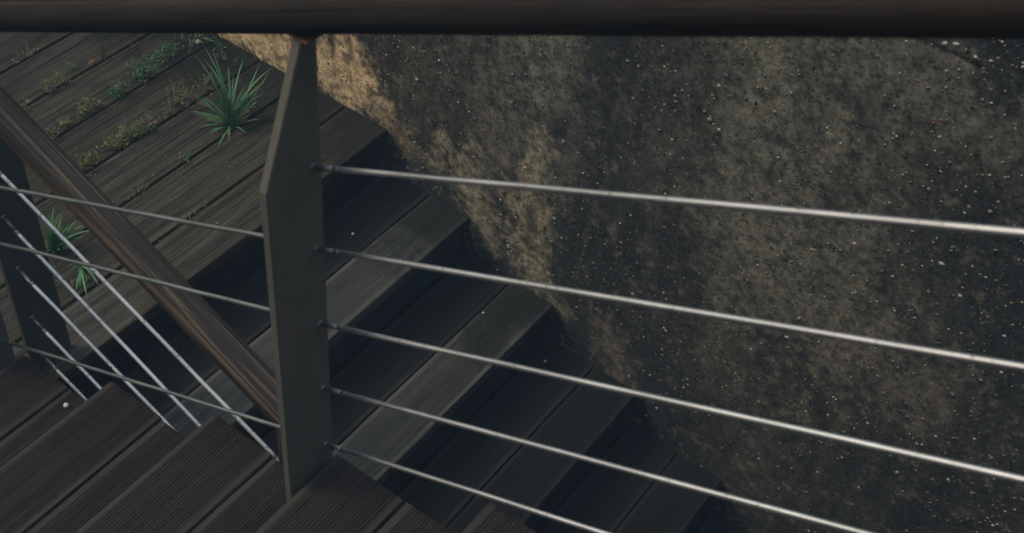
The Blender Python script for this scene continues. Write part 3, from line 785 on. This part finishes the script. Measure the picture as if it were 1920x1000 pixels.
rows = [  # cx, cy, rx, ry, n, height, leaf, weights(green, tan, olive, grass)
    (0.575, 0.497, .035, .014, 60, .030, .009, (2, 2, 6, 0)), (0.64, 0.495, .045, .013, 70, .028, .008, (2, 4, 4, 0)),
    (0.71, 0.497, .045, .015, 80, .034, .008, (3, 5, 2, 0)), (0.775, 0.492, .04, .014, 70, .032, .008, (4, 4, 1, 1)),
    (0.83, 0.488, .03, .012, 40, .026, .007, (3, 5, 0, 0)), (0.90, 0.505, .04, .022, 55, .045, .007, (2, 7, 1, 0)),
    (0.965, 0.515, .045, .025, 65, .055, .007, (3, 6, 1, 0)), (1.025, 0.50, .04, .02, 45, .05, .007, (4, 5, 0, 0)),
    (0.615, 0.652, .035, .012, 50, .028, .008, (4, 4, 2, 0)), (0.69, 0.657, .05, .014, 75, .036, .008, (6, 4, 1, 0)),
    (0.77, 0.655, .05, .013, 60, .030, .008, (5, 4, 1, 0)), (0.845, 0.652, .045, .013, 55, .034, .008, (6, 3, 0, 1)),
    (0.945, 0.668, .05, .02, 100, .050, .008, (8, 1, 0, 3)), (1.015, 0.68, .05, .02, 110, .050, .008, (8, 1, 0, 3)),
    (1.085, 0.68, .05, .022, 120, .055, .008, (8, 0, 0, 3)), (1.145, 0.675, .04, .02, 60, .05, .008, (8, 1, 0, 2)),
    (0.61, 0.802, .02, .010, 24, .030, .009, (2, 3, 6, 0)), (0.712, 0.805, .02, .010, 26, .034, .009, (1, 5, 3, 0)),
    (0.748, 0.803, .02, .010, 26, .034, .009, (2, 5, 2, 0)), (0.745, 0.318, .03, .012, 24, .026, .008, (4, 4, 1, 1)),
    (0.565, 0.316, .03, .008, 8, .04, .006, (2, 6, 0, 0)), (0.63, 0.318, .04, .008, 8, .035, .006, (2, 6, 0, 0)),
    (0.765, 0.974, .03, .010, 14, .028, .007, (2, 5, 0, 0)), (0.80, 0.968, .03, .008, 10, .03, .006, (1, 6, 0, 0)),
    (0.905, 0.318, .04, .012, 22, .02, .008, (2, 6, 0, 0)), (1.0, 0.33, .05, .03, 14, .02, .007, (4, 3, 0, 1)),
    (0.79, 0.19, .05, .03, 10, .010, .007, (1, 6, 1, 0)), (0.65, 0.155, .07, .006, 16, .010, .006, (3, 3, 3, 0)),
    (1.12, 0.55, .03, .03, 16, .05, .007, (3, 5, 0, 0)), (0.30, 0.18, .03, .012, 10, .012, .007, (2, 4, 1, 0)), (0.42, 0.155, .05, .006, 14, .012, .006, (2, 4, 3, 0))]
V, F, MI = [], [], []
for cx, cy, rx, ry, n, hg, lf, wt in rows:
    for part_ in range(4):
        dx = random.uniform(-1, 1) * rx; q = random.choice((0.02, 0.15, 0.5, 0.9, 1.3))
        weed_geom(cx + dx, cy + random.gauss(0, ry * .5), rx * random.uniform(.2, .55), ry * random.uniform(.5, 1.7),
                  max(1, int(n * 0.32 * q)), hg * random.uniform(.8, 2.3), lf * 1.3, wt, V, F, MI)
me = pyd('joint_weeds', V, F, [M[x] for x in WM]); me.polygons.foreach_set('material_index', MI)
tag(mesh_obj('joint_weeds', me), 'fine green and straw coloured weeds growing along the plank joints', None, None, 'stuff')

# litter on deck and treads
def litter(n, spotf, mats, smin, smax):
    V, F, MI = [], [], []
    for _ in range(n):
        x, y, z = spotf()
        l = random.uniform(smin, smax); a = random.uniform(0, 6.28)
        d = Vector((math.cos(a), math.sin(a), random.uniform(-.1, .25))) * l; s = Vector((-math.sin(a), math.cos(a), random.uniform(-.2, .2))) * l * random.uniform(.15, .4)
        p = Vector((x, y, z + 0.0015)); i0 = len(V)
        V += [p - d / 2, p - s / 2 + Vector((0, 0, .001)), p + d / 2, p + s / 2 + Vector((0, 0, .001))]; F.append((i0, i0 + 1, i0 + 2, i0 + 3)); MI.append(random.randrange(len(mats)))
    m = pyd('leaf_litter', V, F, [M[k] for k in mats]); m.polygons.foreach_set('material_index', MI)
    return m
def on_deck():
    return (random.uniform(0.15, 1.18), random.choice([random.uniform(0.01, 1.3), random.choice([.155, .317, .479, .641, .803]) + random.gauss(0, .02)]), 0.001)
tag(mesh_obj('leaf_litter', litter(420, on_deck, ['litter_orange', 'litter_tan', 'weed_tan', 'litter_tan'], .003, .010)), 'tiny dry leaf scraps scattered over the landing planks', None, None, 'stuff')
def flat_leaf(label, loc, l, wd, rz, mat):
    V, F = [], []
    for i in range(7):
        s = i / 6 - .5; wv = wd * math.cos(s * math.pi) ** .8 if abs(s) < .5 else 0.0003
        V += [(s * l, -wv / 2, .002 * math.cos(s * 3)), (s * l, 0, .0035 * math.cos(s * 3)), (s * l, wv / 2, .0025 * math.cos(s * 3))]
    for i in range(6):
        a = i * 3; F += [(a, a + 3, a + 4, a + 1), (a + 1, a + 4, a + 5, a + 2)]
    o = mesh_obj('fallen_leaf', pyd('fallen_leaf', V, F, mat, True)); o.location = loc; o.rotation_euler = (0, 0, rz)
    return tag(o, label, 'leaf')
flat_leaf('orange fallen leaf lying in a small grass tuft up the deck', (0.868, 0.808, 0.012), .030, .010, 0.2, M['litter_orange'])

# pale stones lying about
def stone(label, loc, r):
    bm = bmesh.new(); bmesh.ops.create_icosphere(bm, subdivisions=2, radius=r)
    for v in bm.verts:
        v.co *= random.uniform(.86, 1.1); v.co.z *= .75
    o = mesh_obj('white_pebble', bm_mesh('white_pebble', bm, M['white_stone'], True))
    o.location = (loc[0], loc[1], loc[2] + r * .68); o.rotation_euler = (0, 0, random.uniform(0, 6))
    return tag(o, label, 'pebble', 'loose white pebbles')
stone('white pebble on the near tread left of the sloping rods', (-0.036, -0.179, NEAR_Z0), 0.0062)
stone('white pebble on the deck between the green weeds and the big grass tuft', (1.137, 0.662, 0.001), 0.008)
stone('tiny white pebble just right of the steel post, on the topmost lower tread', (0.942, -0.100, -RISE), 0.0042)
stone('tiny white pebble on the dark second lower tread, between the middle rods', (1.051, -0.470, -2 * RISE), 0.0035)
stone('tiny white pebble at the wall end of the dark third lower tread', (1.128, -0.640, -3 * RISE), 0.0042)

# ------------------------------------------------------------------ even volume added to lift the dark tones
hz = box_mesh('shadow_lift', -152, 152, -152, 152, -3.6, 19.0)
hk = bpy.data.materials.new('shadow_lift_volume'); hk.use_nodes = True
ht = hk.node_tree
ht.nodes.remove(ht.nodes['Principled BSDF'])
pv = ht.nodes.new('ShaderNodeVolumePrincipled')
pv.inputs['Density'].default_value = 0.020; pv.inputs['Color'].default_value = (0.42, 0.70, 1.0, 1)
ht.links.new(pv.outputs[0], ht.nodes['Material Output'].inputs['Volume'])
tag(mesh_obj('shadow_lift', hz, hk), None, None, None, 'stuff')
